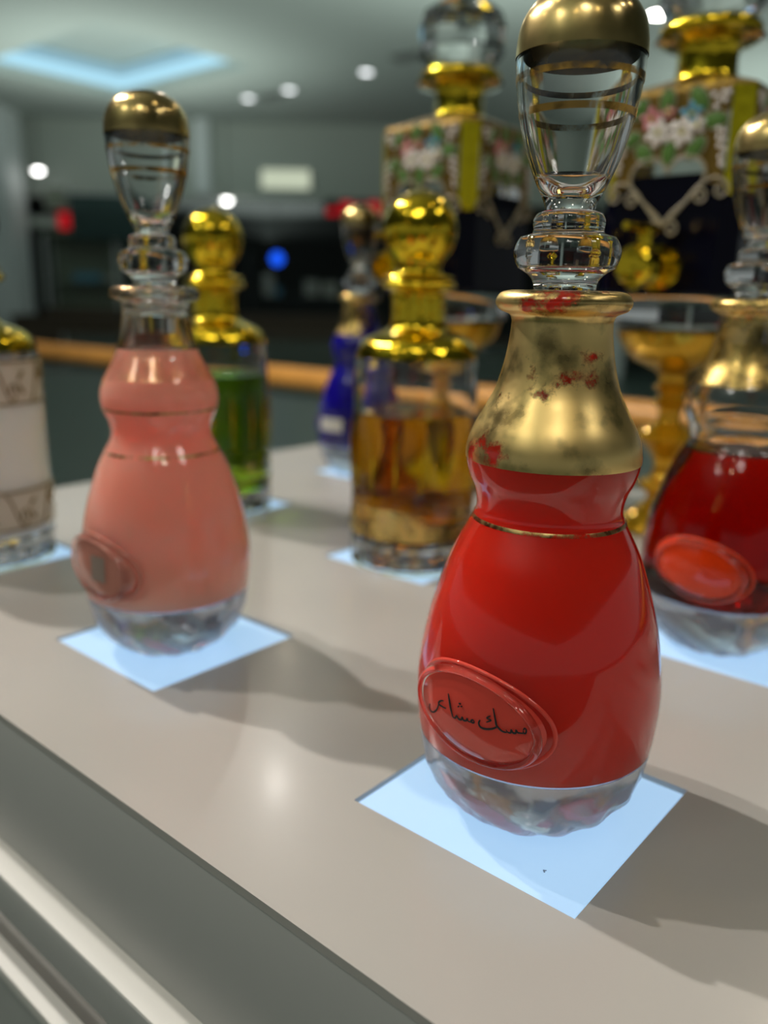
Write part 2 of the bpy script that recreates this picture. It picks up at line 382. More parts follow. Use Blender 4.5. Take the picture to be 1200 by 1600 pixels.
t = fthing('shop_sign', 'small red square lamp at the end of a pale sign bar', 'sign', -.05, -.25, 2.12)
box('sign_bar', 0, .52, .0, .08, .02, .17, MAT['wall'], t, .01); box('lamp', .53, .74, -.02, .09, .0, .24, MAT['signred'], t, .02)
t = fthing('wall_light_box', 'tall pale lit panel left of the dark green banner', 'light', .28, -.2, 2.42)
box('frame', -.02, .36, 0, .06, -.02, .34, MAT['trim'], t, .01); box('diffuser', 0, .34, -.012, 0, 0, .32, MAT['window'], t)
t = fthing('hanging_banner', 'dark green banner hanging left of the pink bottle stopper', 'banner', .74, -.5, 1.95)
box('cloth', 0, 1.12, 0, .02, 0, .66, MAT['banner'], t, .004); tube('rod', [(-.04, .01, .67), (1.16, .01, .67)], .015, MAT['trim'], t)
t = fthing('shop_display_case', 'tall greenish glass display case standing behind the railing, at left', 'display case', .25, -.4, 0)
box('case_base', 0, 1.15, 0, .4, 0, .92, MAT['darkwood'], t, .01)
box('case_back', .02, 1.13, .36, .39, .92, 2.02, MAT['window'], t)
for a in (0, 1.11):
    for b in (0, .36): box('case_post', a, a+.04, b, b+.04, .92, 2.02, MAT['trim'], t)
box('case_top', 0, 1.15, 0, .4, 2.02, 2.08, MAT['window'], t)
box('case_shelf', .04, 1.11, .05, .36, 1.30, 1.32, MAT['pane'], t)
for k, (a, w, h, m, lab) in enumerate([(.42, .40, .14, 'cyan', 'pale blue carton in the greenish display case'), (.90, .16, .10, 'pale', 'pale carton beside the blue carton in the greenish case')]):
    o = fbox('carton', .25+a, .25+a+w, -.32, -.12, 1.32, 1.32+h, MAT[m], .008); tag(o, lab, 'box')
def lowunit(u0, u1, v, h, lab, mat='darkwood'):
    t = fthing('shop_counter', lab, 'shop counter', u0, v, 0); w = u1-u0
    box('counter_body', .03, w-.03, .02, .5, 0, h-.05, MAT[mat], t); box('counter_top', 0, w, 0, .52, h-.05, h, MAT['darkwood'], t, .01)
lowunit(.06, 1.9, -1.4, .82, 'dark brown shop counter behind the railing at left')
lowunit(3.0, 5.6, -.8, .88, 'dark brown shop counter across the hall, behind blue bottle')
for a, w, z, h, m, lab in [(3.55, .16, 1.162, .36, 'pale', 'white and blue carton on shop shelf right of green bottle stopper'), (3.74, .10, 1.162, .14, 'cyan', 'small blue carton beside the white one'),
                        (4.25, .24, 1.162, .26, 'pale', 'pale yellowish carton on the far shop shelf'), (4.56, .26, 1.162, .24, 'pale', 'wide grey carton beside the yellowish one on far shelf'),
                        (5.0, .14, 1.162, .16, 'rose', 'dull red carton at right end of far shelf')]:
    tag(fbox('carton', a, a+w, .62, .8, z, z+h, MAT[m], .01), lab, 'box', 'cartons on the far shop shelf')
t = fthing('shop_shelf', 'dark shelf unit in the far shop holding pale cartons', 'shelf', 3.3, .55, 0)
box('shelf_board', 0, 2.2, 0, .35, 1.12, 1.16, MAT['dark'], t); box('upright', 0, .04, 0, .35, 0, 1.9, MAT['dark'], t); box('upright', 2.16, 2.2, 0, .35, 0, 1.9, MAT['dark'], t)
t = thing('blue_lamp', 'small round blue lamp glowing in the dark shop', 'lamp', F_at(3.88, -.1, 1.74), ANG)
V, F = lathe_data([(.10/U*math.sin(PI*k/10), .10/U*math.cos(PI*k/10)) for k in range(11)], 20); mesh_of('globe', V, F, MAT['blue'], t, 60)
tube('stem', [(0, 0, .09), (0, 0, 2.62-1.74)], .008, MAT['dark'], t)
t = thing('pendant_lamp', 'small bright white hanging spotlight right of pink bottle stopper', 'lamp', F_at(3.12, -.2, 2.60), ANG)
lathe('shade', [(.3, .4), (.9, 0), (.95, .0), (.35, .55), (0, .55)], MAT['trim'], t, 20)
lathe('bulb', [(.8*math.sin(PI*k/8), -.1+.5*math.cos(PI*k/8)) for k in range(9)], MAT['pendant'], t, 16)
tube('cord', [(0, 0, .04), (0, 0, CZ-2.6)], .006, MAT['dark'], t)
t = thing('pendant_lamp', 'small bright hanging spotlight above the pale sign bar at left', 'lamp', F_at(.36, -.6, 2.93), ANG)
lathe('shade', [(.3, .4), (.9, 0), (.95, .0), (.35, .55), (0, .55)], MAT['trim'], t, 20)
lathe('bulb', [(.8*math.sin(PI*k/8), -.1+.5*math.cos(PI*k/8)) for k in range(9)], MAT['pendant'], t, 16)
tube('cord', [(0, 0, .04), (0, 0, CZ-2.93)], .006, MAT['dark'], t)

# ------------------------------------------------------------------ railing
def railing(A, B, zt, rad, lab, mat, n):
    A, B = Vector(A), Vector(B); d = B-A; L = d.length; a = math.atan2(d.y, d.x)
    t = thing('railing', lab, 'railing', A, a)
    tube('handrail', [(0, 0, zt), (L, 0, zt)], rad, mat, t, 20)
    for k in range(n+1):
        x = L*k/n; box('post', x-.02, x+.02, -.012, .012, 0, zt-rad, MAT['steel'], t)
    for k in range(n):
        x = L*k/n; box('glass_panel', x+.04, x+L/n-.04, -.006, .006, .08, zt-rad-.02, MAT['pane'], t)
railing((-9.0, 1.66, 0), (1.4, 1.66, 0), .905, .036, 'glass railing with round orange oak handrail behind the counter', MAT['wood'], 4)
railing((-11.2, 6.0, 0), (-5.6, 9.6, 0), .62, .03, 'farther glass railing with thin dark handrail', MAT['darkwood'], 3)

# ------------------------------------------------------------------ display counter
PX, PY = 2.41, 2.26
TILES = {'red': (0, 0), 'pink': (-PX, 0), 'white': (-2*PX, 0), 'orange': (0, PY), 'yellow': (-PX, PY), 'green': (-2*PX, PY), 'blue': (-2*PX, 2*PY)}
ct = thing('display_counter', 'taupe display counter with glowing square tiles under the perfume bottles', 'counter', (0, 0, 0))
xs = [-6.06]; [xs.extend([-k*PX, -k*PX+1]) for k in (2, 1, 0)]; xs = [x*U for x in xs+[9]]
ys = [y*U for y in (-.639, 0, 1, PY, PY+1, 2*PY, 2*PY+1, 6.4)]
holes = [(xs.index(a*U), ys.index(b*U)) for a, b in TILES.values()]
top = plate_with_holes('countertop', xs, ys, holes, Z0-.003, Z0, MAT['counter'], ct)
box('substrate', xs[0]+.0065, xs[-1]-.002, ys[0]+.0065, ys[-1]-.002, Z0-.06, Z0-.0125, MAT['dark_gap'], ct)
for n, (a, b) in TILES.items():
    o = box('light_tile', a*U+.0008, (a+1)*U-.0008, b*U+.0008, (b+1)*U-.0016, Z0-.0105, Z0-.0012, MAT['tile'], ct)
# little scratch on the tile below the red bottle
V, F = [], []
for k in range(6): blob_data((.80*U+random.uniform(-.0008, .0008), .16*U+random.uniform(-.0006, .0006), Z0-.0011), (random.uniform(.0002, .0004), .0002, .0001), V, F, 6, 3)
mesh_of('speck', V, F, MAT['ink'], ct)
yf = -.639*U
zl = lambda z: Z0+z*U
box('fascia', xs[0], xs[-1], yf+.0001, yf+.006, zl(-.776)-.02, Z0-.0031, MAT['fascia'], ct, .0003)
box('end_panel', xs[0], xs[0]+.006, yf+.0062, ys[-1], zl(-.776)-.02, Z0-.0031, MAT['fascia'], ct)
box('carcass', xs[0]+.0062, xs[-1], yf+.0062, ys[-1], zl(-.776)-.02, Z0-.0605, MAT['fascia'], ct)
box('front_ledge', xs[0], xs[-1], -.768*U, yf+.0004, zl(-1.008), zl(-.776), MAT['ledge'], ct, .0003)
box('front_strip', xs[0], xs[-1], -.770*U, -.60*U, zl(-1.02), zl(-.786), MAT['fascia'], ct, .0003)
box('smoked_panel', xs[0], xs[-1], -.745*U, -.60*U, zl(-1.30), zl(-1.021), MAT['smoked'], ct)
box('lower_ledge', xs[0], xs[-1], -.845*U, -.60*U, zl(-1.30), zl(-1.225), MAT['ledge'], ct, .0004)
box('lower_panel', xs[0], xs[-1], -.838*U, ys[-1], .02, zl(-1.301), MAT['fascia'], ct)
box('plinth', xs[0]+.03, xs[-1]-.03, -.5*U, ys[-1]-.03, 0, .02, MAT['dark_gap'], ct)

# ------------------------------------------------------------------ gourd-shaped perfume bottles
OUT = [(.462, .352), (.470, .42), (.476, .557), (.462, .69), (.436, .83), (.398, .96), (.351, 1.09), (.305, 1.18),
       (.277, 1.235), (.272, 1.275), (.284, 1.33), (.306, 1.38), (.319, 1.44), (.315, 1.50), (.294, 1.56), (.262, 1.62), (.222, 1.70), (.196, 1.79), (.180, 1.884), (.176, 1.94)]
def rad_at(z):
    P = OUT
    if z <= P[0][1]: return P[0][0]
    for (a, b), (c, d) in zip(P, P[1:]):
        if b <= z <= d: return a+(c-a)*(z-b)/(d-b)
    return P[-1][0]
SM = crom(OUT, 4)
LIP = crom([(.176, 1.94), (.186, 1.962), (.222, 1.978), (.237, 2.005), (.222, 2.035), (.185, 2.046), (.15, 2.044)], 4)
BOWL = [(0, .318), (.14, .319), (.28, .323), (.38, .330), (.44, .341)]
def between(P, z0, z1, d=0):
    Q = [(r+d, z) for r, z in P if z0 < z < z1]
    return [(rad_at(z0)+d, z0)]+Q+[(rad_at(z1)+d, z1)]
def flute(n, amp, tw):
    def f(a, r, z):
        k = max(0, 1-z/.26)
        return r*(1+amp*math.sqrt(k)*(abs(math.cos((a+tw*z)*n/2))*2-1))
    return f
def surf(X, Z, lift=.012):
    b = -math.sqrt(max(rad_at(Z)**2-X*X, 0)); return .55*(-(.476+lift))+.45*(b-lift)
ST_CLEAR = crom([(.098, 1.80), (.108, 2.0), (.110, 2.065), (.130, 2.098), (.168, 2.122)], 3)+crom([(.178, 2.14), (.185, 2.17), (.180, 2.20), (.165, 2.225)], 3)+[(.125, 2.236)]+crom([(.121, 2.25), (.124, 2.28), (.112, 2.303)], 3)+crom([(.084, 2.312), (.094, 2.345), (.122, 2.40), (.150, 2.465), (.172, 2.53), (.192, 2.61), (.205, 2.69), (.2125, 2.77), (.210, 2.84), (.195, 2.90), (.160, 2.95), (.105, 2.985), (.05, 2.998), (0, 3.0)], 4)
def stopper(t, cap='cap'):
    s_in = [(r-.022, z) for r, z in ST_CLEAR if 2.40 < z < 2.93]
    # solid foot, thin-walled bulb: the air space inside is a second closed surface
    V, F = lathe_data([(0, 1.80)]+ST_CLEAR, 64)
    V2, F2 = lathe_data([(0, 2.37)]+[(.05, 2.372)]+s_in+[(.12, 2.955), (0, 2.975)], 64)
    b = len(V); V += V2; F += [tuple(b+i for i in f[::-1]) for f in F2]
    me = bpy.data.meshes.new('stopper'); me.from_pydata(V, [], F); me.update()
    st = link_mesh('stopper', me, MAT['glass'], t, 50)
    bm = bmesh.new(); bm.from_mesh(me); bmesh.ops.recalc_face_normals(bm, faces=bm.faces)
    for f in bm.faces:                       # inner skin faces inwards
        c = f.calc_center_median()
        if any(v.index >= b for v in f.verts) and f.normal.dot(Vector((c.x, c.y, c.z-2.7*U))) > 0: f.normal_flip()
    bm.to_mesh(me); bm.free(); st['label'] = 'hollow clear glass stopper with gilded top'
    P = [(r+.0025, z) for r, z in ST_CLEAR if z > 2.775]; P = P[:-1]+[(0, 3.003)]
    lathe('gold_cap', P, MAT[cap], st, 64)
    lathe('gold_band', [(r+.002, z) for r, z in ST_CLEAR if 2.69 < z < 2.75], MAT['band'], st, 64)
    lathe('gold_band', [(interp(ST_CLEAR, 2.60)+.002, 2.60), (interp(ST_CLEAR, 2.62)+.002, 2.622)], MAT['band'], st, 64)
    return st
def interp(P, z):
    for (a, b), (c, d) in zip(P, P[1:]):
        if b <= z <= d and d > b: return a+(c-a)*(z-b)/(d-b)
    return P[-1][0]
def medallion(t, mat, zc=.575, a=.256, b=.158, x0=.018, ring='rim_glass', plate=True):
    """raised oval seal on the -Y side, wrapped a little to the body"""
    def pt(rho, th, lift):
        X = x0+a*rho*math.cos(th); Z = zc+b*rho*math.sin(th)-.10*a*rho*math.cos(th)
        return X*U, surf(X, Z, lift)*U, Z*U
    n = 64; V = []; F = []
    rows = [(0, .016), (.35, .015), (.7, .012), (.92, .010)]
    for rho, l in rows:
        if rho == 0: V.append(pt(0, 0, l)); continue
        for k in range(n): V.append(pt(rho, 2*PI*k/n, l))
    for k in range(n):                         # skirt that closes the seal against the body
        X, y, Z = pt(1.0, 2*PI*k/n, 0); X1, Z1 = X/U, Z/U
        V.append((X, (-math.sqrt(max(rad_at(Z1)**2-X1*X1, 0))+.01)*U, Z))
    for k in range(n): F.append((0, 1+k, 1+(k+1) % n))
    for i in range(len(rows)-1):
        for k in range(n): F.append((1+i*n+k, 1+i*n+(k+1) % n, 1+(i+1)*n+(k+1) % n, 1+(i+1)*n+k))
    o = mesh_of('seal', V, F, mat, t, 60)
    V, F = [], []; P = [pt(.97, 2*PI*k/n, .006) for k in range(n)]; loop_tube(P, .016*U, V, F, 12); mesh_of('seal_rim', V, F, MAT[ring], o, 70)
    V, F = [], []
    P = []
    for k in range(n):
        X, y, Z = pt(1.08, 2*PI*k/n, 0); X1 = X/U; Z1 = max(Z/U, .36); P.append((X, (-math.sqrt(max(rad_at(Z1)**2-X1*X1, 0))-.000)*U, Z))
    loop_tube(P, .009*U, V, F, 10); mesh_of('seal_border', V, F, mat, o, 70)
    return o
def loop_tube(P, r, V, F, seg=10):
    P = [Vector(q) for q in P]; n = len(P); b0 = len(V); c = sum(P, Vector())/n
    for i, q in enumerate(P):
        t = (P[(i+1) % n]-P[i-1]).normalized(); a = (q-c); a = (a-t*a.dot(t)).normalized(); b = t.cross(a)
        for k in range(seg):
            g = 2*PI*k/seg; V.append(tuple(q+a*(r*math.cos(g))+b*(r*math.sin(g))))
    for i in range(n):
        j = (i+1) % n
        for k in range(seg):
            k2 = (k+1) % seg; F.append((b0+i*seg+k, b0+i*seg+k2, b0+j*seg+k2, b0+j*seg+k))
def foot(t):
    P = [(0, -.002), (.20, -.002), (.235, .0), (.26, .012), (.30, .040), (.345, .08), (.385, .125), (.410, .165), (.433, .215), (.4465, .263), (.4575, .325), (.4595, .344), (.44, .336), (.38, .325), (.28, .318), (0, .313)]
    return lathe('foot', P, MAT['foot_glass'], t, 120, flute(12, .045, 3.0), smooth=60)
def gourd(name, label, cx, cy, mat, leafmat, leaf_z, level=None, rotz=0, lines=(), leaf_turn=0):
    t = thing(name, label, 'perfume bottle', (cx*U, cy*U, Z0-.0012), rotz)
    foot(t)
    if level is None:
        prof = BOWL+SM+LIP[1:]+[(.125, 2.03), (.120, 1.79), (0, 1.785)]
        lathe('glass_body', prof, MAT[mat], t, 96, smooth=50)
    else:
        prof = BOWL+between(SM, .356, level)+[(0, level)]
        lathe('liquid_body', prof, MAT[mat], t, 96, smooth=50)
        up = between(SM, level+.004, 1.939)+LIP[1:]+[(.125, 2.03), (.128, 1.93)]
        inn = [(r-.030, z) for r, z in reversed(between(SM, level+.004, 1.90))]
        lathe('glass_shoulder', up+inn, MAT['glass'], t, 96, closed=True, smooth=50)
    if leafmat:
        P = [(r+.0025, z) for r, z in between(SM, leaf_z, 1.939)]+[(r+.0025, z) for r, z in LIP[1:-3]]
        lathe('gold_leaf', P, MAT[leafmat], t, 96, smooth=60).rotation_euler = (0, 0, math.radians(leaf_turn))
    for z in lines:
        lathe('gold_line', [(rad_at(z-.007)+.003, z-.007), (rad_at(z)+.004, z), (rad_at(z+.007)+.003, z+.007)], MAT['line'], t, 96)
    stopper(t)
    return t

TEXT = [([(0.2197, 0.596), (0.2242, 0.6047), (0.23, 0.5988), (0.2288, 0.5881), (0.2224, 0.5864), (0.2199, 0.5942)], 0.0042), ([(0.2259, 0.5864), (0.2108, 0.5832), (0.2019, 0.5825), (0.1959, 0.5893), (0.1951, 0.5787), (0.1853, 0.5768), (0.179, 0.5854), (0.1773, 0.5744), (0.1672, 0.5733), (0.16, 0.5806)], 0.0047), ([(0.1641, 0.5718), (0.1515, 0.5704), (0.1388, 0.5741), (0.1285, 0.5814), (0.1237, 0.5865), (0.1187, 0.6032), (0.1123, 0.6251), (0.1065, 0.6448)], 0.0052), ([(0.1275, 0.582), (0.1139, 0.5704), (0.0949, 0.5618), (0.0751, 0.5575), (0.0608, 0.5609), (0.0556, 0.5728), (0.0602, 0.5841)], 0.0052), ([(0.0991, 0.6133), (0.0853, 0.6001), (0.1025, 0.598), (0.0848, 0.5845)], 0.0037), ([(0.0385, 0.5698), (0.03, 0.5747), (0.0238, 0.5666), (0.0327, 0.5638), (0.0385, 0.5698)], 0.0042), ([(0.0283, 0.5643), (0.0122, 0.5634), (0.0076, 0.5716), (0.0035, 0.5623), (-0.0085, 0.5599), (-0.0138, 0.5688), (-0.0174, 0.5586), (-0.0297, 0.557), (-0.0386, 0.5657), (-0.0435, 0.5548), (-0.0534, 0.5541), (-0.0602, 0.5595)], 0.0047), ([(-0.0565, 0.557), (-0.0672, 0.5828), (-0.0741, 0.605), (-0.083, 0.6355)], 0.0052), ([(-0.0292, 0.6184), (-0.0281, 0.6129)], 0.0066), ([(-0.0353, 0.6044), (-0.0316, 0.6018)], 0.0056), ([(-0.0221, 0.6101), (-0.0195, 0.6061)], 0.0056), ([(-0.1029, 0.5992), (-0.1162, 0.5941), (-0.1253, 0.583), (-0.1196, 0.5767), (-0.1056, 0.5751), (-0.0882, 0.5748)], 0.0047), ([(-0.125, 0.5796), (-0.1274, 0.5646), (-0.1355, 0.5484), (-0.1496, 0.5357), (-0.1631, 0.5352), (-0.1702, 0.5459), (-0.1684, 0.5622)], 0.0042)]
rb = gourd('perfume_bottle', 'large red gourd-shaped perfume bottle with gilded neck, nearest on glowing tile', .515, .51, 'red', 'leaf_red', 1.445, lines=(1.222,), leaf_turn=-105)
ml = medallion(rb, MAT['red_seal'])
V, F = [], []
for pts, w in TEXT:
    Q = crom(pts, 5) if len(pts) > 2 else pts
    tube_data([(x*U, (surf(x, z, .018)-.001)*U, z*U) for x, z in Q], w*.85*U, V, F, 8, taper=len(pts) > 2, flat=.3, nrm=(0, 1, 0))
o = mesh_of('arabic_lettering', V, F, MAT['ink'], ml, 60)

pb = gourd('perfume_bottle', 'pale pink cloudy gourd-shaped perfume bottle with clear stopper, front row left', -1.925, .48, 'pink', 'leaf_pink', 1.56, level=1.72, lines=(1.40, 1.165))
ml = medallion(pb, MAT['pink_seal'])
V, F = [], []
for dz in (-.07, .07):
    for k in range(5):
        x = .01+k*.03; V.append((x*U, (surf(x, .58+dz, .0165)-.003)*U, (.58+dz)*U))
mesh_of('sticker', V, [(k, k+1, k+6, k+5) for k in range(4)], MAT['sticker'], ml)

ob = gourd('perfume_bottle', 'dark orange-red gourd-shaped perfume bottle cut by right edge, second row', .50, 2.73, 'orange', 'leaf_mid', 1.57, level=1.20)
medallion(ob, MAT['orange_seal'], a=.25)
bb = gourd('perfume_bottle', 'cobalt blue gourd-shaped perfume bottle with white label, far back row', -4.52, 4.98, 'cobalt', 'leaf_mid', 1.60)
ml = medallion(bb, MAT['cobalt'])
V, F = [], []
for dz in (-.075, .075):
    for k in range(7):
        x = -.14+k*.055; V.append((x*U, (surf(x, .60+dz, .0165)-.004)*U, (.60+dz)*U))
mesh_of('paper_label', V, [(k, k+1, k+8, k+7) for k in range(6)], MAT['label'], ml)

# ------------------------------------------------------------------ round-shouldered cylinder bottles
CYL = [(.40, .004), (.45, .02), (.475, .06), (.482, .12), (.484, .35)]
def cut(n, amp, z1):
    def f(a, r, z): return r*(1-amp*abs(math.sin(a*n/2)) if z < z1 else 1)
    return f
def cylinder_bottle(label, cx, cy, liquid, level=1.18, lace=False, gold='shiny', milk=False):
    t = thing('perfume_bottle', label, 'perfume bottle', (cx*U, cy*U, Z0-.0012))
    lathe('foot', [(0, .004), (.40, .004), (.45, .02), (.475, .06), (.482, .12), (.482, .20), (.44, .215), (0, .215)], MAT['cut_glass'], t, 96, cut(16, .045, .19), smooth=25)
    lathe('base_ring', [(.43, .002), (.47, .004), (.480, .018), (.452, .012)], MAT['shiny'], t, 64, closed=True)
    lathe('liquid_body', [(0, .222), (.44, .222), (.478, .24), (.482, .35), (.480, .7), (.472, level-.02), (.465, level), (0, level)], MAT[liquid], t, 80, smooth=40)
    outer = [(.472, level+.004), (.468, 1.35), (.462, 1.55), (.452, 1.62)]
    sh = crom([(.452, 1.62), (.43, 1.67), (.38, 1.72), (.30, 1.76), (.235, 1.785), (.208, 1.82), (.200, 1.90), (.198, 2.02), (.212, 2.055), (.262, 2.08), (.278, 2.105), (.262, 2.13), (.22, 2.14), (.165, 2.138)], 3)
    inn = [(.15, 2.11), (.15, 1.86), (.20, 1.76), (.33, 1.70), (.40, 1.64), (.425, 1.58), (.436, 1.35), (.440, level+.004)]
    lathe('glass_shoulder', outer+sh+inn, MAT['glass'], t, 80, closed=True, smooth=50)
    lathe('gold_shoulder', [(r+.004, z) for r, z in [(.458, 1.585)]+sh[:-2]], MAT[gold], t, 80, smooth=60)
    if not lace:
        lathe('gold_band', [(.489, .26), (.490, .30), (.490, .46), (.488, .50)], MAT['leaf_mid'], t, 80, cut(16, .02, .5))
        V, F = [], []
        for k in range(16):
            a = 2*PI*k/16; 
            tube_data([(.4835*U*math.cos(a), .4835*U*math.sin(a), z*U) for z in (.62, .9, 1.12)], [.004*U, .012*U, .003*U], V, F, 6)
        o = mesh_of('gilt_flutes', V, F, MAT['shiny'], t, 60)
    s = lathe('stopper', crom([(0, 1.90), (.13, 1.905), (.14, 2.1), (.165, 2.145), (.20, 2.17), (.172, 2.20), (.165, 2.235)], 3)+[(.275*math.sin(a), 2.49-.275*math.cos(a)) for a in [math.radians(q) for q in range(40, 171, 8)]]+[(0, 2.765)], MAT[gold], t, 64, smooth=60)
    lathe('stopper_ring', crom([(.172, 2.148), (.24, 2.15), (.262, 2.163), (.235, 2.178), (.172, 2.176)], 3), MAT['shiny'], s, 64, closed=True)
    if lace:
        for z0, z1 in ((1.22, 1.52), (.30, .58)):
            g = lathe('lace_band', [(.4765 if z0 > 1 else .487, z0), (.477 if z0 > 1 else .487, (z0+z1)/2), (.4725 if z0 > 1 else .487, z1)], MAT['lace_ground'], t, 80)
            V, F = [], []; rr = .480 if z0 > 1 else .490
            for zz in (z0, z1): loop_tube([(rr*U*math.cos(2*PI*k/60), rr*U*math.sin(2*PI*k/60), zz*U) for k in range(60)], .008*U, V, F, 6)
            n = 10
            for k in range(n):                    # scrolls and leaves of the lace
                a0 = 2*PI*k/n; zm = (z0+z1)/2; h = (z1-z0)/2-.02
                sgn = 1 if k % 2 else -1
                P = [(a0+.26*(q/14-.5)+.0, zm+sgn*h*math.sin(PI*q/14-PI/2)) for q in range(15)]
                P += [(P[-1][0]+.10*math.sin(q*.55)*(1-q/12), P[-1][1]-sgn*(.10*(1-math.cos(q*.55)))*(1-q/14)) for q in range(1, 9)]
                tube_data([(rr*U*math.cos(a), rr*U*math.sin(a), z*U) for a, z in P], .008*U, V, F, 6)
                for q in (-1, 1):
                    a = a0+.3; rot = Matrix.Rotation(a-PI/2+PI, 3, 'Z') @ Matrix.Rotation(q*.7, 3, 'Y')
                    blob_data((rr*U*math.cos(a), rr*U*math.sin(a), (zm+q*.05)*U), (.018*U, .006*U, .05*U), V, F, 6, 4, rot)
            mesh_of('lace_scrolls', V, F, MAT['lace'], g, 60)
    return t
cylinder_bottle('yellow cylinder perfume bottle with round gold stopper, between red and blue bottles', -1.90, 2.74, 'yellow')
cylinder_bottle('green cylinder perfume bottle with round gold stopper, behind the pink bottle', -4.27, 2.72, 'green', level=1.30)
cylinder_bottle('milky white cylinder perfume bottle with gold lace bands, cut by left edge', -4.33, .50, 'pearl', level=1.56, lace=True)

# ------------------------------------------------------------------ square dispensers on gilt pedestals
def spiral(cx, cz, r, a0, turns, n=16, sgn=1):
    return [(cx+r*(1-.8*k/n)*math.cos(a0+sgn*turns*2*PI*k/n), cz+r*(1-.8*k/n)*math.sin(a0+sgn*turns*2*PI*k/n)) for k in range(n+1)]
def heart(s, n=40):
    P = []
    for k in range(n):
        a = 2*PI*k/n; x = 16*math.sin(a)**3; z = 13*math.cos(a)-5*math.cos(2*a)-2*math.cos(3*a)-math.cos(4*a)
        P.append((x/16*.30*s, z/17*.30*s))
    return P
def filled(name, loops, depth, mat, parent, mtx):
    cu = bpy.data.curves.new(name, 'CURVE'); cu.dimensions = '2D'; cu.fill_mode = 'BOTH'; cu.extrude = depth
    for P in loops:
        sp = cu.splines.new('POLY'); sp.points.add(len(P)-1); sp.use_cyclic_u = True
        for q, (x, z) in zip(sp.points, P): q.co = (x*U, z*U, 0, 1)
    tmp = bpy.data.objects.new(name, cu); C.objects.link(tmp)
    dg = bpy.context.evaluated_depsgraph_get(); dg.update()
    me = bpy.data.meshes.new_from_object(tmp.evaluated_get(dg)); bpy.data.objects.remove(tmp)
    me.transform(mtx @ Matrix.Rotation(PI/2, 4, 'X')); me.update(); me.materials.clear()
    return link_mesh(name, me, mat, parent)
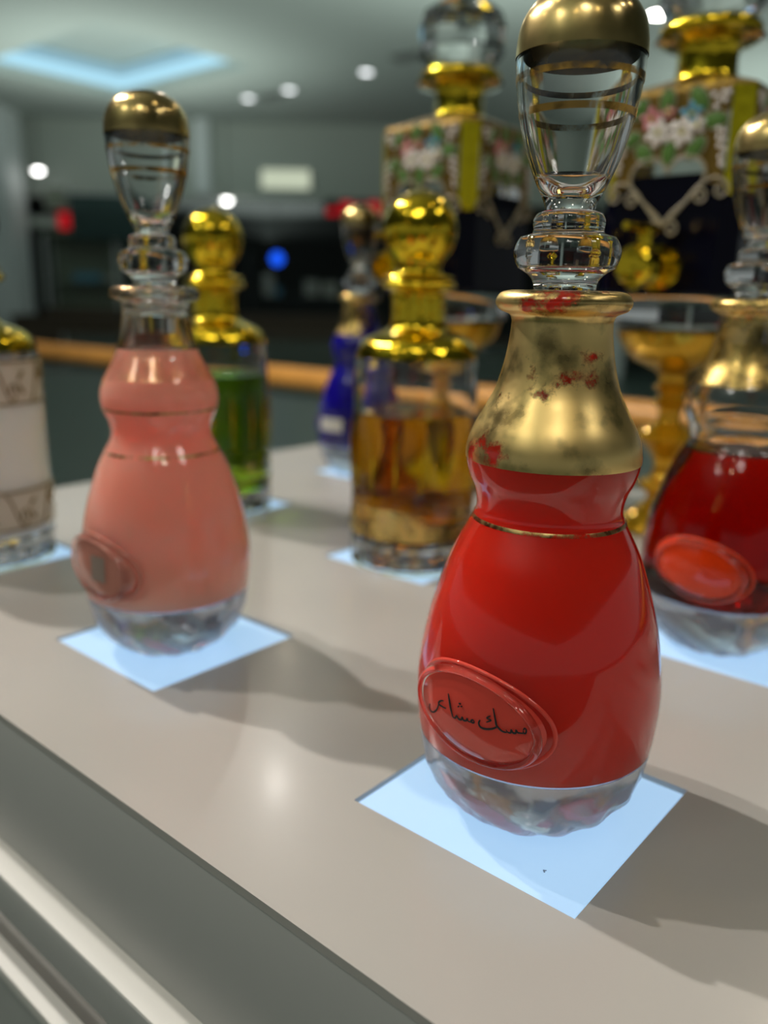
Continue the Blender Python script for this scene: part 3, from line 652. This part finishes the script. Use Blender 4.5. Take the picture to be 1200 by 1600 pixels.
def decorate(t, ang, s):
    """gold panel, heart scrolls and enamel flowers on one face; ang turns the -Y face about Z"""
    R = Matrix.Rotation(ang, 4, 'Z'); yf_ = -(s/2+.006); zc = 3.0
    w = s/2-.14
    H = [(x, z+zc-.12) for x, z in heart(1.0)]
    zb = 2.90; K = 60; hh = [(x*.96, z+zc-.12) for x, z in heart(1.0, K)]
    ln = [k for k in range(K//2+1, K) if hh[k][1] > zb]; rn = [k for k in range(0, K//2) if hh[k][1] > zb]
    edge = [(w, 3.54), (-w, 3.54), (-w, zb-.04)]+[(hh[ln[0]][0]-.01, zb)]+[hh[k] for k in ln]+[hh[k] for k in rn]+[(hh[rn[-1]][0]+.01, zb), (w, zb-.04)]
    filled('gold_panel', [edge], .004*U, MAT['plate'], t, R @ Matrix.Translation((0, yf_*U, 0)))
    def put(pts, lift=.0): return [tuple(R @ Vector((x*U, (yf_-.012-lift)*U, z*U))) for x, z in pts]
    V, F = [], []; loop_tube(put(H), .012*U, V, F, 8)
    for sg in (-1, 1):
        tube_data(put([(sg*x, z) for x, z in crom([(.02, 2.60), (.12, 2.70), (.25, 2.86), (.36, 2.92), (.44, 2.90)], 4)]), .011*U, V, F, 8)
        for (cx_, cz_, r_, a_) in ((.42, 2.83, .07, PI/2), (.27, 2.79, .06, PI/2), (.07, 2.56, .065, 2.2)):
            tube_data(put([(sg*x, z) for x, z in spiral(cx_, cz_, r_, a_, 1.15, sgn=-1)]), .010*U, V, F, 8)
    mesh_of('heart_scroll', V, F, MAT['cream'], t, 60)
    Rm = R.to_3x3()
    for (x, z, col, pr, ring, n, lift) in ((-.17, 3.38, 'pinkenamel', .036, .052, 5, 0), (.15, 3.385, 'blueenamel', .038, .055, 5, 0), (-.03, 3.41, 'pinkenamel', .022, .034, 5, 0),
                                           (-.10, 3.27, 'white', .044, .062, 6, .006), (.09, 3.26, 'white', .046, .066, 6, .006), (.20, 3.30, 'white', .03, .04, 5, .002)):
        V, F = [], []
        for k in range(n):
            a = 2*PI*(k+.3)/n; rot = Rm @ Matrix.Rotation(-a, 3, 'Y')
            blob_data(put([(x+ring*math.cos(a), z+ring*math.sin(a))], lift)[0], (pr*1.15*U, .014*U, pr*.72*U), V, F, 8, 5, rot)
        f = mesh_of('flower', V, F, MAT[col], t, 80)
        V, F = [], []; blob_data(put([(x, z)], lift+.006)[0], (.02*U, .014*U, .02*U), V, F, 8, 5, Rm); mesh_of('flower_centre', V, F, MAT['yellowenamel'], f, 80)
    for (x, z, a, l) in ((-.27, 3.46, .6, .08), (-.05, 3.49, .0, .09), (.20, 3.48, -.6, .10), (.33, 3.32, -1.5, .09), (-.33, 3.24, 1.3, .09), (-.20, 3.13, 2.4, .09), (0, 3.12, PI, .09), (.20, 3.14, -2.4, .09)):
        rot = Rm @ Matrix.Rotation(-a, 3, 'Y').inverted()
        V, F = [], []; blob_data(put([(x, z)])[0], (.062*U, .012*U, l*1.1*U), V, F, 8, 6, rot); lf = mesh_of('leaf', V, F, MAT['greenenamel'], t, 80)
        V, F = [], []
        loop_tube([tuple(Vector(put([(x, z)], .004)[0])+rot @ Vector(((.064)*U*math.cos(2*PI*k/16), 0, l*1.13*U*math.sin(2*PI*k/16)))) for k in range(16)], .006*U, V, F, 6)
        mesh_of('leaf_edge', V, F, MAT['cream'], lf, 60)
    for sg in (-1, 1):
        for (pts) in ([(.30, 3.50), (.34, 3.46), (.37, 3.50), (.39, 3.45), (.33, 3.41), (.41, 3.50)], [(.36, 3.26), (.40, 3.24), (.37, 3.20), (.41, 3.18), (.38, 3.14), (.42, 3.11), (.40, 3.06), (.41, 3.01)]):
            V, F = [], []
            for x, z in pts: blob_data(put([(sg*x, z)])[0], (.021*U, .016*U, .021*U), V, F, 8, 5, Rm)
            mesh_of('bead_cluster', V, F, MAT['white'], t, 80)
def dispenser(label, cx, cy, s):
    t = thing('perfume_dispenser', label, 'perfume dispenser', (cx*U, cy*U, Z0))
    c = .13; h = s/2; k = .012
    pl = [(h-c, -h), (h, -h+c), (h, h-c), (h-c, h), (-h+c, h), (-h, h-c), (-h, -h+c), (-h+c, -h)]
    def prism(name, P, zs, mat):
        V, F = [], []; n = len(P)
        for sc, z in zs:
            V += [(x*sc*U, y*sc*U, z*U) for x, y in P]
        for i in range(len(zs)-1):
            for j in range(n): F.append((i*n+j, i*n+(j+1) % n, (i+1)*n+(j+1) % n, (i+1)*n+j))
        F.append(tuple(range(n))[::-1]); F.append(tuple((len(zs)-1)*n+j for j in range(n)))
        return mesh_of(name, V, F, mat, t)
    prism('liquid_body', pl, [(.96, 2.055), (1, 2.085), (1, 2.96)], MAT['navy'])
    prism('glass_shoulder', pl, [(1, 2.965), (1, 3.54), (.97, 3.58), (.42, 3.70), (.40, 3.705)], MAT['glass'])
    prism('gold_top', [(x*1.006, y*1.006) for x, y in pl], [(1, 3.535), (1, 3.55), (.975, 3.59), (.45, 3.712)], MAT['plate'])
    for sx in (-1, 1):
        for sy in (-1, 1):
            a = math.atan2(sy, sx); m = Vector((sx*(h-c/2), sy*(h-c/2))); d = Vector((-sy*sx*1.0, 1.0)).normalized() if True else None
            tx = Vector((-sy, sx)).normalized(); nx_ = Vector((sx, sy)).normalized(); V = []; F = []
            zs = [2.80, 2.83, 2.87, 3.56]; ws = [.35, .75, .96, .96]
            for z, w in zip(zs, ws):
                for q in (-1, -.5, 0, .5, 1):
                    p_ = m+tx*(q*w*c*.707)+nx_*(.006+.012*(1-q*q)); V.append((p_.x*U, p_.y*U, z*U))
            for i in range(3):
                for j in range(4): F.append((i*5+j, i*5+j+1, (i+1)*5+j+1, (i+1)*5+j))
            mesh_of('corner_strip', V, F, MAT['strip'], t, 60)
    decorate(t, 0, s); decorate(t, PI/2, s)
    lathe('neck', crom([(.30, 3.70), (.255, 3.73), (.235, 3.80), (.232, 3.90), (.25, 3.99), (.30, 4.02)], 3)+crom([(.37, 4.03), (.392, 4.06), (.385, 4.11), (.34, 4.135)], 3)+[(0, 4.135)], MAT['shiny'], t, 48)
    lathe('neck_flange', [(.25, 4.005), (.41, 4.012), (.42, 4.025), (.36, 4.032), (.25, 4.032)], MAT['glass'], t, 48, closed=True)
    st = lathe('stopper', [(0, 4.14), (.20, 4.14), (.34, 4.19), (.42, 4.28), (.40, 4.40), (.42, 4.52), (.38, 4.64), (.26, 4.72), (0, 4.735)], MAT['glass'], t, 12, smooth=1)
    # tap on the front face
    y = -h
    tp = lathe('tap', [(0, 0), (.17, 0), (.185, .02), (.17, .05), (.11, .06), (.105, .22), (.13, .24), (.15, .30), (.13, .37), (.12, .40), (.145, .43), (.15, .48), (.12, .52), (0, .53)], MAT['shiny'], t, 40)
    tp.data.transform(Matrix.Translation((.0, y*U, 2.27*U)) @ Matrix.Rotation(PI/2, 4, 'X'))
    tube('tap_stem', [(0, (y-.31)*U, 2.36*U), (0, (y-.31)*U, 2.54*U)], [.05*U, .06*U], MAT['shiny'], tp, 16)
    tube('tap_handle', [(.02*U, (y-.12)*U, 2.55*U), (0, (y-.31)*U, 2.56*U), (-.02*U, (y-.62)*U, 2.55*U)], [.03*U, .045*U, .028*U], MAT['shiny'], tp, 14)
    tube('tap_spout', [(0, (y-.40)*U, 2.27*U), (0, (y-.46)*U, 2.20*U), (0, (y-.47)*U, 2.09*U)], [.05*U, .05*U, .045*U], MAT['shiny'], tp, 14)
    return t
def pedestal(label, cx, cy):
    t = thing('pedestal_dish', label, 'pedestal', (cx*U, cy*U, Z0))
    lathe('dish', crom([(0, 2.03), (.30, 2.03), (.50, 2.035)], 2)+[(.56, 2.05), (.575, 2.03), (.57, 1.85), (.555, 1.80), (.50, 1.785), (0, 1.785)], MAT['glass'], t, 64, smooth=40)
    lathe('bowl', [(0, 1.775), (.50, 1.775), (.515, 1.75), (.49, 1.68)]+crom([(.45, 1.60), (.36, 1.52), (.24, 1.46), (.15, 1.42), (0, 1.41)], 3), MAT['shinyglass'], t, 64)
    lathe('stem', [(0, 1.405)]+crom([(.14, 1.40), (.12, 1.32), (.17, 1.28), (.12, 1.24), (.11, 1.20), (.17, 1.16), (.11, 1.10), (.10, 1.0), (.16, .95), (.27, .88), (.30, .84), (.22, .78), (.13, .68), (.09, .58), (.12, .48), (.20, .43), (.21, .38), (.14, .33), (.13, .26), (.20, .20)], 3)+[(0, .20)], MAT['shinyglass'], t, 48)
    lathe('pedestal_foot', [(0, .195)]+crom([(.20, .195), (.26, .15), (.36, .10), (.41, .05), (.42, .015), (.40, 0)], 3)+[(0, 0)], MAT['shinyglass'], t, 64, cut(12, .04, .15))
    return t
pedestal('gilt glass pedestal dish right of the red bottle, carrying a square dispenser', -.80, 5.0)
pedestal('gilt glass pedestal dish behind yellow bottle, carrying a square dispenser', -3.20, 4.95)
dispenser('square dark perfume dispenser with gold heart, enamel flowers and tap, at right', -.80, 5.0, 1.12)
dispenser('square gold and dark perfume dispenser with crystal stopper behind the yellow bottle', -3.20, 4.95, 1.15)
